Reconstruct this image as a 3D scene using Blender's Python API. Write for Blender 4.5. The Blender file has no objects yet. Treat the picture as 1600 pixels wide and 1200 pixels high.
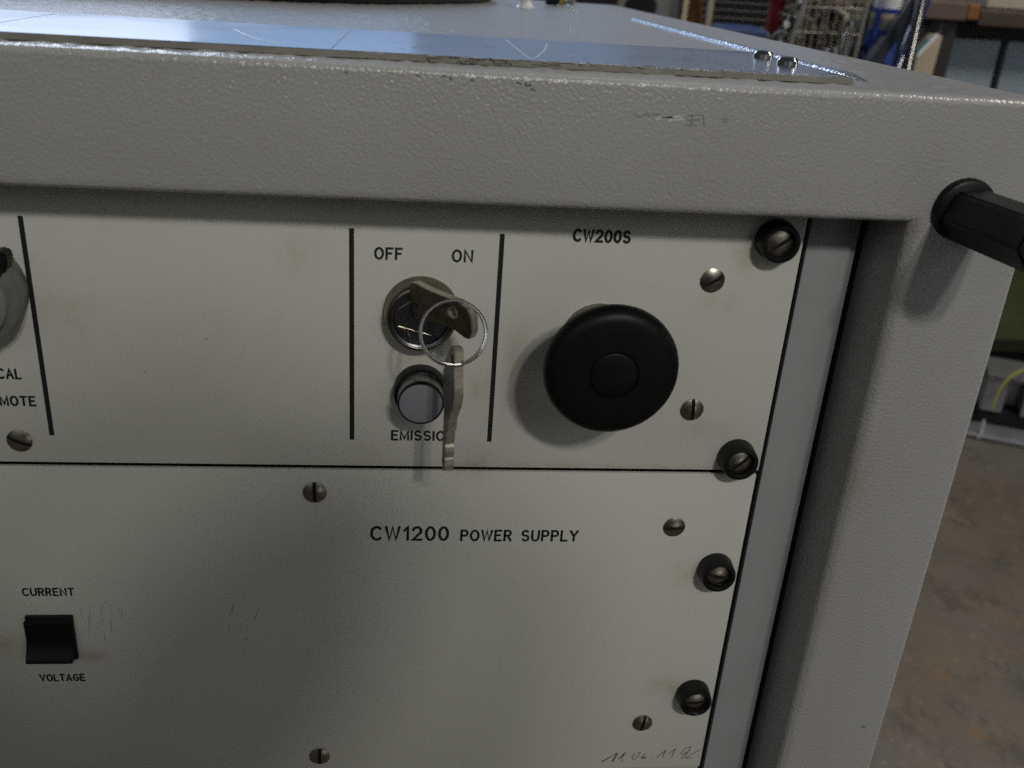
import bpy, bmesh, math, random
from mathutils import Vector, Matrix
random.seed(7)
S = 0.001                                   # everything below is written in millimetres
sc = bpy.context.scene
PI = math.pi

# ------------------------------------------------------------------ camera
CP = Vector((-119.265, -279.79, 162.071))
RT = Vector((0.99366113, -0.09112913, 0.06582584))
UP = Vector((-0.02076807, 0.42666341, 0.90417201))
FW = Vector((0.11048189, 0.89980766, -0.42206627))
FPX = 1557.377
cam = bpy.data.cameras.new('camera'); camo = bpy.data.objects.new('camera', cam)
sc.collection.objects.link(camo); sc.camera = camo
camo.matrix_world = Matrix(((RT.x, UP.x, -FW.x, CP.x*S), (RT.y, UP.y, -FW.y, CP.y*S),
                            (RT.z, UP.z, -FW.z, CP.z*S), (0, 0, 0, 1)))
cam.sensor_width = 36; cam.lens = 36*FPX/1600
cam.clip_start = 0.01; cam.clip_end = 60
cam.dof.use_dof = True; cam.dof.focus_distance = 0.335; cam.dof.aperture_fstop = 20

def at(u, v, y):
    """the point at depth y (mm) that stands at pixel u, v of the photograph"""
    d = FW + RT*((u-800)/FPX) - UP*((v-600)/FPX)
    return CP + d*((y-CP.y)/d.y)

# ------------------------------------------------------------------ world and lamps
w = bpy.data.worlds.new('World'); sc.world = w; w.use_nodes = True
bg = w.node_tree.nodes['Background']
bg.inputs[0].default_value = (0.86, 0.92, 1.0, 1); bg.inputs[1].default_value = 0.062
sc.view_settings.view_transform = 'Standard'; sc.view_settings.look = 'None'
sc.cycles.use_denoising = False          # keep the grain of a dim indoor photograph
sc.view_settings.exposure = 0; sc.view_settings.gamma = 1

def look(o, target):
    o.rotation_euler = (Vector(target)-o.location).to_track_quat('-Z', 'Y').to_euler()
def spot(name, pos, target, power, col, radius, cone, blend):
    l = bpy.data.lights.new(name, 'SPOT'); l.energy = power; l.color = col
    l.shadow_soft_size = radius*S; l.spot_size = math.radians(cone); l.spot_blend = blend
    o = bpy.data.objects.new(name, l); sc.collection.objects.link(o)
    o.location = Vector(pos)*S; look(o, Vector(target)*S); return o
def area(name, pos, target, power, col, sx, sy):
    l = bpy.data.lights.new(name, 'AREA'); l.energy = power; l.color = col
    l.shape = 'RECTANGLE'; l.size = sx*S; l.size_y = sy*S
    o = bpy.data.objects.new(name, l); sc.collection.objects.link(o)
    o.location = Vector(pos)*S; look(o, Vector(target)*S); return o
# two workshop lamps side by side, high on the right in front of the cabinet
spot('workshop_lamp', (450, -1740, 1295), (120, 0, 10), 32, (1.0, 0.985, 0.915), 62, 40, 0.9)
spot('workshop_lamp', (290, -1740, 1385), (120, 0, 10), 32, (1.0, 0.985, 0.915), 62, 40, 0.9)
# added soft fill lamps in front, right, left and low, lifting the shadows
area('fill_light', (1400, -2200, 1350), (-60, 0, 20), 4.0, (0.97, 0.985, 1.0), 1500, 1100)
area('fill_light', (-1300, -2000, 1300), (-60, 0, 20), 3.0, (0.97, 0.985, 1.0), 1500, 1100)
area('fill_light', (500, -2200, -420), (-60, 0, 20), 2.0, (1.0, 0.98, 0.95), 1500, 500)
# daylight: a row of windows on the far side of the hall
area('window_light', (-1750, 3600, 700), (-1750, 0, 700), 10.9, (0.63, 0.75, 1.0), 1700, 1300)
area('window_light', (-500, 3600, 700), (-500, 0, 700), 2.4, (0.40, 0.62, 1.0), 800, 1300)
area('window_light', (300, 3600, 700), (300, 0, 700), 1.05, (0.48, 0.66, 1.0), 800, 1300)
area('window_light', (1100, 3600, 700), (1100, 0, 700), 0.75, (0.60, 0.72, 1.0), 800, 1300)
area('glint_light', (-1300, 3300, 2300), (0, 100, 100), 30, (0.72, 0.84, 1.0), 1000, 900)  # added lamp for the glints on bead, paint and bolts
area('side_fill_light', (2600, 350, 500), (100, 0, 0), 7, (0.86, 0.93, 1.0), 900, 900)  # added lamp for the post's bright edge and the things at right
area('top_fill_light', (600, 800, 2400), (60, 100, 0), 5, (0.86, 0.93, 1.0), 1600, 900)  # added lamp that brightens the cabinet top
area('background_light', (1500, 300, 1500), (1100, 1300, -300), 20, (1.0, 0.93, 0.82), 300, 300)  # unseen lamp brightening the bench, clutter and machine

# ------------------------------------------------------------------ materials
def mat(name, col, rough=0.5, metal=0.0, coat=0.0):
    m = bpy.data.materials.new(name); m.use_nodes = True
    b = m.node_tree.nodes['Principled BSDF']
    b.inputs['Base Color'].default_value = (*col, 1); b.inputs['Roughness'].default_value = rough
    b.inputs['Metallic'].default_value = metal; b.inputs['Coat Weight'].default_value = coat
    return m
def nodes(m): return m.node_tree.nodes, m.node_tree.links, m.node_tree.nodes['Principled BSDF']
def noise(m, size, detail=3, rough=0.5, vec=None):
    """noise whose features are about size mm across, laid out in world space"""
    n, l, b = nodes(m)
    t = n.new('ShaderNodeTexNoise'); t.inputs['Scale'].default_value = 1000.0/size
    t.inputs['Detail'].default_value = detail; t.inputs['Roughness'].default_value = rough
    g = n.new('ShaderNodeNewGeometry')
    if vec:
        vm = n.new('ShaderNodeVectorMath'); vm.operation = 'MULTIPLY'; vm.inputs[1].default_value = vec
        l.new(g.outputs['Position'], vm.inputs[0]); l.new(vm.outputs[0], t.inputs['Vector'])
    else: l.new(g.outputs['Position'], t.inputs['Vector'])
    return t.outputs[0]
def ramp(m, fac, a, b_, ca=(0, 0, 0), cb=(1, 1, 1)):
    n, l, b = nodes(m)
    r = n.new('ShaderNodeValToRGB'); e = r.color_ramp.elements
    e[0].position = a; e[0].color = (*ca, 1); e[1].position = b_; e[1].color = (*cb, 1)
    l.new(fac, r.inputs[0]); return r.outputs[0]
def bump(m, height, strength, dist):
    n, l, b = nodes(m)
    bp = n.new('ShaderNodeBump'); bp.inputs['Strength'].default_value = strength
    bp.inputs['Distance'].default_value = dist*S
    l.new(height, bp.inputs['Height'])
    if b.inputs['Normal'].is_linked: l.new(b.inputs['Normal'].links[0].from_socket, bp.inputs['Normal'])
    l.new(bp.outputs[0], b.inputs['Normal'])
def mixcol(m, fac, cb):
    """lay colour cb over the base colour where fac is 1"""
    n, l, b = nodes(m)
    x = n.new('ShaderNodeMix'); x.data_type = 'RGBA'
    s = b.inputs['Base Color']
    if s.is_linked: l.new(s.links[0].from_socket, x.inputs[6])
    else: x.inputs[6].default_value = s.default_value
    x.inputs[7].default_value = (*cb, 1); l.new(fac, x.inputs[0]); l.new(x.outputs[2], s)
def math_(m, op, a, b_):
    n, l, b = nodes(m); q = n.new('ShaderNodeMath'); q.operation = op; q.use_clamp = True
    for i, v in enumerate((a, b_)):
        if isinstance(v, (int, float)): q.inputs[i].default_value = v
        else: l.new(v, q.inputs[i])
    return q.outputs[0]
def blot(m, x, z, rx, rz, strength):
    """soft round patch of dirt centred at x, z on the front of the cabinet"""
    n, l, b = nodes(m)
    g = n.new('ShaderNodeNewGeometry')
    vs = n.new('ShaderNodeVectorMath'); vs.operation = 'SUBTRACT'; vs.inputs[1].default_value = (x*S, 0, z*S)
    vm = n.new('ShaderNodeVectorMath'); vm.operation = 'MULTIPLY'; vm.inputs[1].default_value = (1000/rx, 0, 1000/rz)
    vl = n.new('ShaderNodeVectorMath'); vl.operation = 'LENGTH'
    mr = n.new('ShaderNodeMapRange'); mr.interpolation_type = 'SMOOTHSTEP'
    mr.inputs[1].default_value = 0; mr.inputs[2].default_value = 1
    mr.inputs[3].default_value = strength; mr.inputs[4].default_value = 0
    l.new(g.outputs['Position'], vs.inputs[0]); l.new(vs.outputs[0], vm.inputs[0])
    l.new(vm.outputs[0], vl.inputs[0]); l.new(vl.outputs['Value'], mr.inputs[0])
    return mr.outputs[0]
def varied(name, col, rough=0.5, metal=0.0, size=20, amount=0.25, bsize=None, bdist=0.1, dark=0.6):
    m = mat(name, col, rough, metal)
    f = math_(m, 'MULTIPLY', ramp(m, noise(m, size, 5, .6), .4, .7), amount)
    mixcol(m, f, tuple(c*dark for c in col))
    if bsize: bump(m, noise(m, bsize, 3), .6, bdist)
    return m

# textured grey cabinet paint
M_paint = mat('textured_grey_paint', (0.345, 0.341, 0.336), 0.29)
nodes(M_paint)[2].inputs['Specular IOR Level'].default_value = .5
mixcol(M_paint, math_(M_paint, 'MULTIPLY', ramp(M_paint, noise(M_paint, 55, 4), .45, .72), .32), (.295, .288, .275))
mixcol(M_paint, math_(M_paint, 'MULTIPLY', ramp(M_paint, noise(M_paint, 6, 5, .7), .66, .8), .25), (.27, .262, .24))
mixcol(M_paint, math_(M_paint, 'MULTIPLY', blot(M_paint, 0, 90, 46, 5, .55), ramp(M_paint, noise(M_paint, 9, 4), .35, .6)), (.22, .17, .11))
mixcol(M_paint, math_(M_paint, 'MULTIPLY', blot(M_paint, 24, 0, 6, 160, .35), ramp(M_paint, noise(M_paint, 22, 4), .4, .65)), (.25, .20, .14))
bump(M_paint, noise(M_paint, .95, 1.2, .4), 0.95, 0.28)
bump(M_paint, noise(M_paint, .5, 2, .5), 0.3, 0.08)
M_top = M_paint.copy(); M_top.name = 'textured_grey_paint_top'; nodes(M_top)[2].inputs['Roughness'].default_value = .24; nodes(M_top)[2].inputs['Base Color'].default_value = (.3, .3, .3, 1)      # the same paint, sprayed coarser on the lid
for n_ in M_top.node_tree.nodes:
    if n_.type == 'BUMP': n_.inputs['Distance'].default_value *= .6
# smoother paint on the rails
M_rail = varied('smooth_grey_paint', (0.295, 0.296, 0.305), 0.45, 0, 18, .2, 1.2, .04)
# off-white panel lacquer with handling dirt
M_panel = mat('off_white_lacquer', (0.56, 0.555, 0.505), 0.48)
mixcol(M_panel, math_(M_panel, 'MULTIPLY', ramp(M_panel, noise(M_panel, 70, 4), .4, .75), .25), (.50, .48, .41))
mixcol(M_panel, math_(M_panel, 'MULTIPLY', ramp(M_panel, noise(M_panel, 14, 6, .65), .56, .78), .28), (.45, .42, .34))
mixcol(M_panel, math_(M_panel, 'MULTIPLY', ramp(M_panel, noise(M_panel, 2.2, 3, .6), .72, .80), .45), (.30, .28, .24))
mixcol(M_panel, math_(M_panel, 'MULTIPLY', ramp(M_panel, noise(M_panel, 3.0, 3, .6, (1.6, 1, .05)), .66, .74), .16), (.36, .35, .31))
mixcol(M_panel, math_(M_panel, 'MULTIPLY', ramp(M_panel, noise(M_panel, 3.4, 3, .6, (.06, 1, 1.5)), .67, .74), .14), (.36, .34, .30))
for x, z, rx, rz, s in ((-146, -10, 8, 7, .3), (-60, 1.5, 120, 2.2, .3), (-26, -109, 7, 6, .3), (-114, 38, 16, 6, .3), (-26, 23, 7, 6, .35), (-250, -70, 16, 10, .5), (-222, -75, 8, 6, .55), (-16, 78, 9, 13, .5), (-24, 61, 12, 8, .2),
                        (-84, 35, 7, 26, .5), (-20, 15, 20, 10, .3), (-96, 2, 14, 12, .4), (-150, 70, 16, 12, .25),
                        (-17, -40, 13, 8, .35), (-95, 30, 9, 14, .35), (-216, 52, 16, 18, .3), (-20, -92, 12, 8, .4)):
    mixcol(M_panel, math_(M_panel, 'MULTIPLY', blot(M_panel, x, z, rx, rz, s), ramp(M_panel, noise(M_panel, 7, 5, .65), .3, .62)), (.31, .25, .16))
bump(M_panel, noise(M_panel, .45, 3, .6), 0.25, 0.03)
M_edge = mat('panel_edge_shade', (0.46, 0.45, 0.42), .5)
M_ink = mat('black_print', (0.008, 0.008, 0.010), .55)
M_pencil = mat('pencil_lead', (0.12, 0.11, 0.115), .5)
M_faint = mat('faint_pencil', (0.32, 0.31, 0.285), .5)
M_scuff = mat('pale_scuff', (0.60, 0.60, 0.60), .4)
M_soot = mat('black_rub_mark', (0.12, 0.12, 0.125), .5)
M_soot2 = mat('faint_rub_mark', (0.23, 0.23, 0.23), .5)
M_black = mat('black_plastic', (0.006, 0.006, 0.0065), 0.42)
nodes(M_black)[2].inputs['Specular IOR Level'].default_value = .28
bump(M_black, noise(M_black, .5, 2), .2, .04)
mixcol(M_black, math_(M_black, 'MULTIPLY', ramp(M_black, noise(M_black, 9, 5, .7), .55, .8), .5), (.012, .012, .013))
M_knob = mat('satin_black_plastic', (0.0042, 0.0043, 0.0044), 0.44)
nodes(M_knob)[2].inputs['Specular IOR Level'].default_value = .2
mixcol(M_knob, math_(M_knob, 'MULTIPLY', ramp(M_knob, noise(M_knob, 11, 6, .7), .5, .8), .6), (.009, .009, .009))
mixcol(M_knob, math_(M_knob, 'MULTIPLY', ramp(M_knob, noise(M_knob, 1.3, 3, .6), .70, .76), .5), (.035, .035, .034))
bump(M_knob, noise(M_knob, .6, 2), .15, .04)
M_void = mat('dark_inside', (0.006, 0.006, 0.008), .8)
M_slot = mat('shaded_slot', (.012, .011, .009), .7)  # near-black: the shade inside the slot put into its colour
M_screw = varied('dull_nickel', (0.46, 0.42, 0.35), .30, 1.0, 2.5, .7, .7, .05, .42)
M_chrome = varied('worn_chrome', (0.40, 0.40, 0.40), .16, 1.0, 4, .6, .8, .03, .4)
M_bronze = varied('tarnished_bezel', (0.23, 0.20, 0.16), .33, 1.0, 3, .6, .8, .03, .5)
M_darkchrome = varied('dark_chrome', (0.19, 0.195, 0.22), .30, 1.0, 4, .5, 1.6, .08, .4)
M_key = varied('shaded_key_face', (0.125, 0.105, 0.082), .22, 0.92, 4, .8, .9, .10, .35)  # tarnish brown, darkened further with the face's shade put into the colour
M_keyedge = varied('lit_key_edge', (0.46, 0.41, 0.33), .28, 0.55, 2, .6, .8, .06, .5)  # bare metal, brightened: the lamp's light put into the edge colour
M_ring = varied('steel_wire', (0.44, 0.44, 0.45), .22, 1.0, 3, .4)
M_lens = mat('pale_lens', (0.22, 0.225, 0.25), .35)
mixcol(M_lens, math_(M_lens, 'MULTIPLY', ramp(M_lens, noise(M_lens, 3, 4), .5, .8), .2), (.18, .18, .205))
M_greyring = varied('grey_metal_ring', (0.36, 0.35, 0.33), .35, .6, 4, .4)
M_skirt = varied('grey_knob_skirt', (0.17, 0.175, 0.165), .42, .2, 4, .4)
M_cap = varied('brushed_knob_cap', (0.45, 0.45, 0.43), .38, .7, 6, .3)

# brushed metal plate
M_alu = mat('brushed_metal', (0.62, 0.63, 0.65), .17, 1.0)
n_, l_, b_ = nodes(M_alu)
br = noise(M_alu, 1.0, 3, .6, (0.06, 2.2, 1))
rr = n_.new('ShaderNodeMapRange'); rr.inputs[3].default_value = .10; rr.inputs[4].default_value = .30
l_.new(noise(M_alu, 30, 4), rr.inputs[0]); l_.new(rr.outputs[0], b_.inputs['Roughness'])
bump(M_alu, br, .10, .02)
mixcol(M_alu, math_(M_alu, 'MULTIPLY', ramp(M_alu, noise(M_alu, 9, 6, .7), .58, .75), .4), (.36, .37, .40))
M_aluedge = varied('grimy_cut_edge', (0.26, 0.245, 0.215), .5, .3, 9, .5, 2, .1, .5)
M_glint = mat('glossy_grey_bead', (0.60, 0.62, 0.66), .2, .85, .5)
bump(M_glint, noise(M_glint, 1.4, 1.5, .5), 1.0, 0.55)

# ------------------------------------------------------------------ mesh helpers (all in mm, world space)
def wloc(o):
    v = Vector((0, 0, 0))
    while o: v = v + o.location; o = o.parent
    return v
def obj(name, bm, m, parent=None, smooth=False, loc=None, angle=35):
    me = bpy.data.meshes.new(name)
    o = bpy.data.objects.new(name, me); sc.collection.objects.link(o)
    if parent: o.parent = parent
    off = wloc(parent) if parent else Vector(loc or (0, 0, 0))*S
    if not parent and loc: o.location = off
    bmesh.ops.recalc_face_normals(bm, faces=bm.faces)
    for v in bm.verts: v.co = v.co*S - off
    bm.to_mesh(me); bm.free()
    for mm in (m if isinstance(m, (list, tuple)) else (m,)): me.materials.append(mm)
    if smooth:
        for p in me.polygons: p.use_smooth = True
        me.set_sharp_from_angle(angle=math.radians(angle))
    return o
def thing(name, label, cat, loc, group=None):
    o = bpy.data.objects.new(name, None); sc.collection.objects.link(o)
    o.location = Vector(loc)*S; o.empty_display_size = .01
    o['label'] = label; o['category'] = cat
    if group: o['group'] = group
    return o
def tag(o, label, cat, group=None):
    o['label'] = label; o['category'] = cat
    if group: o['group'] = group
    return o
def structure(o): o['kind'] = 'structure'; return o

def box(bm, x0, x1, y0, y1, z0, z1, bev=0, seg=2, mi=0):
    t = bmesh.new()
    v = [t.verts.new((x, y, z)) for x in (x0, x1) for y in (y0, y1) for z in (z0, z1)]
    for f in ((0, 1, 3, 2), (4, 6, 7, 5), (0, 4, 5, 1), (2, 3, 7, 6), (0, 2, 6, 4), (1, 5, 7, 3)):
        t.faces.new([v[i] for i in f])
    if bev: bmesh.ops.bevel(t, geom=t.edges[:], offset=bev, segments=seg, affect='EDGES', profile=.5)
    merge(bm, t, mi)
def merge(bm, t, mi=0, M=None):
    vm = {}
    for v in t.verts: vm[v] = bm.verts.new(M @ v.co if M else v.co)
    for f in t.faces:
        try: g = bm.faces.new([vm[v] for v in f.verts]); g.material_index = mi or f.material_index; g.smooth = f.smooth
        except ValueError: pass
    t.free()
def frame_for(axis):
    a = Vector(axis).normalized()
    h = Vector((0, 0, 1)) if abs(a.z) < .9 else Vector((1, 0, 0))
    u = h.cross(a).normalized(); v = a.cross(u)
    return u, v, a
def lathe(bm, c, axis, prof, n=48, mi=0, close=False):
    """turn profile (radius, height) round the axis through c"""
    u, v, a = frame_for(axis); c = Vector(c); rings = []
    for r, h in prof:
        if r < 1e-6: rings.append([bm.verts.new(c + a*h)])
        else: rings.append([bm.verts.new(c + a*h + (u*math.cos(2*PI*i/n) + v*math.sin(2*PI*i/n))*r) for i in range(n)])
    for p, q in zip(rings, rings[1:]):
        for i in range(n):
            j = (i+1) % n
            if len(p) == 1 and len(q) == 1: continue
            if len(p) == 1: f = bm.faces.new((p[0], q[i], q[j]))
            elif len(q) == 1: f = bm.faces.new((p[i], p[j], q[0]))
            else: f = bm.faces.new((p[i], p[j], q[j], q[i]))
            f.material_index = mi
F = (0, -1, 0)                                # out of the front of the cabinet
def tube(bm, pts, r, n=10, closed=False, mi=0):
    pts = [Vector(p) for p in pts]; N = len(pts); rings = []
    prev = None
    for i, p in enumerate(pts):
        a = pts[(i-1) % N] if (closed or i > 0) else p
        b = pts[(i+1) % N] if (closed or i < N-1) else p
        t = (b-a).normalized()
        if prev is None: u = frame_for(t)[0]
        else: u = (prev - t*prev.dot(t)).normalized()
        prev = u; v = t.cross(u)
        rr = r(i/(N-1)) if callable(r) else r
        rings.append([bm.verts.new(p + (u*math.cos(2*PI*k/n)+v*math.sin(2*PI*k/n))*rr) for k in range(n)])
    for i in range(N if closed else N-1):
        p, q = rings[i], rings[(i+1) % N]
        for k in range(n):
            f = bm.faces.new((p[k], p[(k+1) % n], q[(k+1) % n], q[k])); f.material_index = mi
    if not closed:
        bm.faces.new(rings[0][::-1]); bm.faces.new(rings[-1])
def prism(bm, pts, thick, M, mi=0, bev=0):
    """outline pts (2D) extruded to a plate of that thickness and placed with matrix M"""
    t = bmesh.new()
    f = t.faces.new([t.verts.new((x, y, -thick/2)) for x, y in pts])
    e = bmesh.ops.extrude_face_region(t, geom=[f])
    for g in e['geom']:
        if isinstance(g, bmesh.types.BMVert): g.co.z += thick
    if bev: bmesh.ops.bevel(t, geom=[x for x in t.edges if len(x.link_faces) == 2], offset=bev, segments=2, affect='EDGES')
    merge(bm, t, mi, M)
def slotted_head(bm, cx, cz, y, R, dome, rim, ang, slot=.55, depth=1.0, n=28):
    """domed screw head with a cut slot, looking out along -y"""
    ca, sa = math.cos(ang), math.sin(ang)
    us = [-R*math.cos(PI*i/n) for i in range(n+1)]
    us = [u for u in us if abs(u) > slot+.08]
    us = sorted(us + [-slot-.03, -slot, slot, slot+.03])
    m = 22; grid = []
    for u in us:
        row = []; w_ = math.sqrt(max(R*R-u*u, 1e-4))
        for j in range(m+1):
            v = -math.cos(PI*j/m)*w_
            r2 = (u*u+v*v)/(R*R)
            h = rim + dome*(1-r2)
            if abs(u) <= slot+1e-6: h = max(rim+dome-depth-dome*.3, .05)
            row.append(bm.verts.new((cx + v*ca - u*sa, y-h, cz + v*sa + u*ca)))
        grid.append(row)
    for a, b in zip(grid, grid[1:]):
        for j in range(m):
            f = bm.faces.new((a[j], a[j+1], b[j+1], b[j]))
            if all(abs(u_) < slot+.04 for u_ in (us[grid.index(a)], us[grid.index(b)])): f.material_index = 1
    # the rim down to the surface
    lathe(bm, (cx, y, cz), F, [(R*.995, -.3), (R, rim*.98)], 48)

# stroke lettering: each stroke a flat mitred strip a hair proud of the panel
def arc(cx, cy, rx, ry, a0, a1, n=12):
    return [(cx+rx*math.cos(math.radians(a0+(a1-a0)*i/n)), cy+ry*math.sin(math.radians(a0+(a1-a0)*i/n))) for i in range(n+1)]
O_ = arc(.40, .5, .40, .5, 90, 450, 28)
S_ = arc(.34, .745, .30, .255, 35, 180, 8) + arc(.34, .745, .30, .255, 180, 262, 5)[1:] + arc(.36, .26, .31, .26, 82, 0, 6)[0:] + arc(.36, .26, .31, .26, 0, -150, 9)[1:]
GL = {'O': (.80, [O_]), '0': (.66, [arc(.33, .5, .33, .5, 90, 450, 28)]),
 'C': (.76, [arc(.42, .5, .42, .5, 48, 312, 18)]),
 'G': (.80, [arc(.42, .5, .42, .5, 48, 330, 18) + [(.80, .46), (.50, .46)]]),
 'F': (.60, [[(0, 0), (0, 1), (.62, 1)], [(0, .53), (.48, .53)]]),
 'E': (.62, [[(.62, 1), (0, 1), (0, 0), (.64, 0)], [(0, .53), (.52, .53)]]),
 'N': (.72, [[(0, 0), (0, 1), (.72, 0), (.72, 1)]]),
 'W': (1.04, [[(0, 1), (.26, 0), (.52, 1), (.78, 0), (1.04, 1)]]),
 'M': (.84, [[(0, 0), (0, 1), (.42, .12), (.84, 1), (.84, 0)]]),
 '1': (.30, [[(.02, .74), (.28, 1), (.28, 0)]]),
 '2': (.66, [arc(.32, .70, .32, .30, 165, -25, 11) + [(0, 0), (.68, 0)]]),
 'S': (.68, [S_]), 'I': (.0, [[(0, 0), (0, 1)]]),
 'P': (.64, [[(0, 0), (0, 1), (.36, 1)] + arc(.36, .74, .28, .26, 90, -90, 9)[1:] + [(0, .48)]]),
 'R': (.66, [[(0, 0), (0, 1), (.36, 1)] + arc(.36, .745, .28, .255, 90, -90, 9)[1:] + [(0, .49)], [(.34, .49), (.66, 0)]]),
 'U': (.70, [[(0, 1), (0, .35)] + arc(.35, .35, .35, .35, 180, 360, 12)[1:] + [(.70, 1)]]),
 'L': (.58, [[(0, 1), (0, 0), (.60, 0)]]), 'Y': (.76, [[(0, 1), (.38, .46), (.76, 1)], [(.38, .46), (.38, 0)]]),
 'T': (.70, [[(0, 1), (.70, 1)], [(.35, 1), (.35, 0)]]), 'V': (.76, [[(0, 1), (.38, 0), (.76, 1)]]),
 'A': (.78, [[(0, 0), (.39, 1), (.78, 0)], [(.14, .34), (.64, .34)]])}
def strip(bm, pts, wd, put, lift):
    P = [Vector(p) for p in pts]
    Q = [P[0]]
    for p in P[1:]:
        if (p-Q[-1]).length > 1e-4: Q.append(p)
    P = Q; N = len(P)
    if N < 2: return
    closed = (P[0]-P[-1]).length < 1e-3
    if closed: P = P[:-1]; N -= 1
    L, R_ = [], []
    for i in range(N):
        d0 = (P[i]-P[i-1]).normalized() if (i > 0 or closed) else None
        d1 = (P[(i+1) % N]-P[i]).normalized() if (i < N-1 or closed) else None
        d0 = d0 or d1; d1 = d1 or d0
        n0 = Vector((-d0.y, d0.x)); n1 = Vector((-d1.y, d1.x)); m_ = n0+n1
        m_ = m_.normalized() if m_.length > .2 else n1
        k = wd/2/max(m_.dot(n1), .5)
        L.append(P[i]+m_*k); R_.append(P[i]-m_*k)
    vl = [bm.verts.new(put(p, lift)) for p in L]; vr = [bm.verts.new(put(p, lift)) for p in R_]
    for i in range(N if closed else N-1):
        j = (i+1) % N; bm.faces.new((vl[i], vl[j], vr[j], vr[i]))
    if not closed:
        for e, d, a, b in ((0, P[0]-P[1], vr[0], vl[0]), (N-1, P[-1]-P[-2], vl[-1], vr[-1])):
            d = d.normalized(); nn = Vector((-d.y, d.x)); sgn = 1
            pa = [bm.verts.new(put(P[e] + (nn*math.cos(t)+d*math.sin(t))*wd/2, lift)) for t in (PI*k/6 for k in range(1, 6))]
            # order the cap from the side nearest to a
            A = put(P[e]+nn*wd/2, lift)
            seq = pa if (Vector(A)-a.co).length < (Vector(A)-b.co).length else pa[::-1]
            try: bm.faces.new([a] + seq + [b])
            except ValueError: pass
def front_put(y): return lambda p, lift: (p[0], y-lift, p[1])
def letters(bm, txt, xl, xr, z, h, wd, y=0.0, gap=.40, space=.9):
    adv = []; x = 0
    for ch in txt:
        if ch == ' ': x += space; continue
        adv.append((ch, x)); x += GL[ch][0] + gap
    tot = x-gap; kx = (xr-xl)/tot; i = 0
    for ch, x0 in adv:
        for st in GL[ch][1]:
            i += 1
            strip(bm, [(xl+(x0+px)*kx, z+py*h) for px, py in st], wd, front_put(y), .05+.004*(i % 5))
def word(parent, txt, xl, xr, z, h, wd, m=None):
    bm = bmesh.new(); letters(bm, txt, xl, xr, z, h, wd)
    return obj('lettering', bm, m or M_ink, parent)
def scribbles(name, parent, strokes, wd, m, y=0.0):
    for st in strokes: scribble(name, parent, [st], wd, m, y)
def scribble(name, parent, strokes, wd, m, y=0.0, kx=1):
    bm = bmesh.new()
    for i, st in enumerate(strokes): strip(bm, st, wd*(.8+.4*random.random()), front_put(y), .05+.004*(i % 7))
    return obj(name, bm, m, parent)

# ------------------------------------------------------------------ the setting: floor and walls of the hall
FZ = -700
M_floor = mat('stained_concrete', (0.168, 0.132, 0.088), .62)
mixcol(M_floor, ramp(M_floor, noise(M_floor, 150, 6, .65), .40, .62), (.115, .095, .070))
mixcol(M_floor, math_(M_floor, 'MULTIPLY', ramp(M_floor, noise(M_floor, 400, 4, .6), .45, .62), .5), (.115, .117, .122))
mixcol(M_floor, math_(M_floor, 'MULTIPLY', ramp(M_floor, noise(M_floor, 80, 7, .75, (1.3, .8, 1)), .53, .62), .6), (.062, .055, .045))
mixcol(M_floor, math_(M_floor, 'MULTIPLY', ramp(M_floor, noise(M_floor, 26, 6, .75), .58, .66), .6), (.24, .215, .165))
mixcol(M_floor, math_(M_floor, 'MULTIPLY', ramp(M_floor, noise(M_floor, 70, 5, .7), .57, .66), .75), (.19, .12, .06))
mixcol(M_floor, math_(M_floor, 'MULTIPLY', ramp(M_floor, noise(M_floor, 6, 4, .7), .60, .68), .5), (.05, .045, .04))
bump(M_floor, noise(M_floor, 9, 6, .65), .6, 2)
bm = bmesh.new(); bm.faces.new([bm.verts.new(p) for p in ((-5000, -4000, FZ), (6000, -4000, FZ), (6000, 6000, FZ), (-5000, 6000, FZ))])
structure(obj('floor', bm, M_floor))
M_wall = varied('dim_hall_wall', (0.055, 0.052, 0.048), .8, 0, 300, .5)
bm = bmesh.new(); box(bm, -5000, 6000, 5500, 5600, FZ, 560); structure(obj('wall', bm, M_wall))

# ------------------------------------------------------------------ the cabinet
YF = -20.0                                    # its front face; the panels stand at y = 0
XR, XI, ZT, ZB = 57.0, 21.5, 127.0, 92.0
SL = -0.041                                   # its top falls a little towards the back
def ztop(y): return ZT + SL*(y-YF)
cab = thing('equipment_cabinet', 'grey textured steel rack cabinet holding the white panels', 'cabinet', (-240, 280, FZ))
bm = bmesh.new()
YB = 620
def ring(pts): return [bm.verts.new(p) for p in pts]
Of = ring([(-540, YF, FZ+30), (XR, YF, FZ+30), (XR, YF, ZT), (-540, YF, ZT)])
If = ring([(-505, YF, -660), (XI, YF, -660), (XI, YF, ZB), (-505, YF, ZB)])
Ib = ring([(-505, 14, -660), (XI, 14, -660), (XI, 14, ZB), (-505, 14, ZB)])
Ob = ring([(-540, YB, FZ+30), (XR, YB, FZ+30), (XR, YB, ztop(YB)), (-540, YB, ztop(YB))])
for i in range(4):
    j = (i+1) % 4
    bm.faces.new((Of[i], Of[j], If[j], If[i])); bm.faces.new((If[i], If[j], Ib[j], Ib[i])); bm.faces.new((Of[j], Of[i], Ob[i], Ob[j]))
bm.faces.new(Ob)
es = [e for e in bm.edges if all(v in Of for v in e.verts) or all(v in If for v in e.verts) or (e.verts[0] in Of and e.verts[1] in Ob) or (e.verts[1] in Of and e.verts[0] in Ob)]
inner = [e for e in es if all(v in If for v in e.verts)]
outer = [e for e in es if e not in inner]
cor = [e for e in bm.edges if {e.verts[0] in If, e.verts[1] in If} == {True, False} and (e.verts[0] in Ib or e.verts[1] in Ib)]
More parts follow.
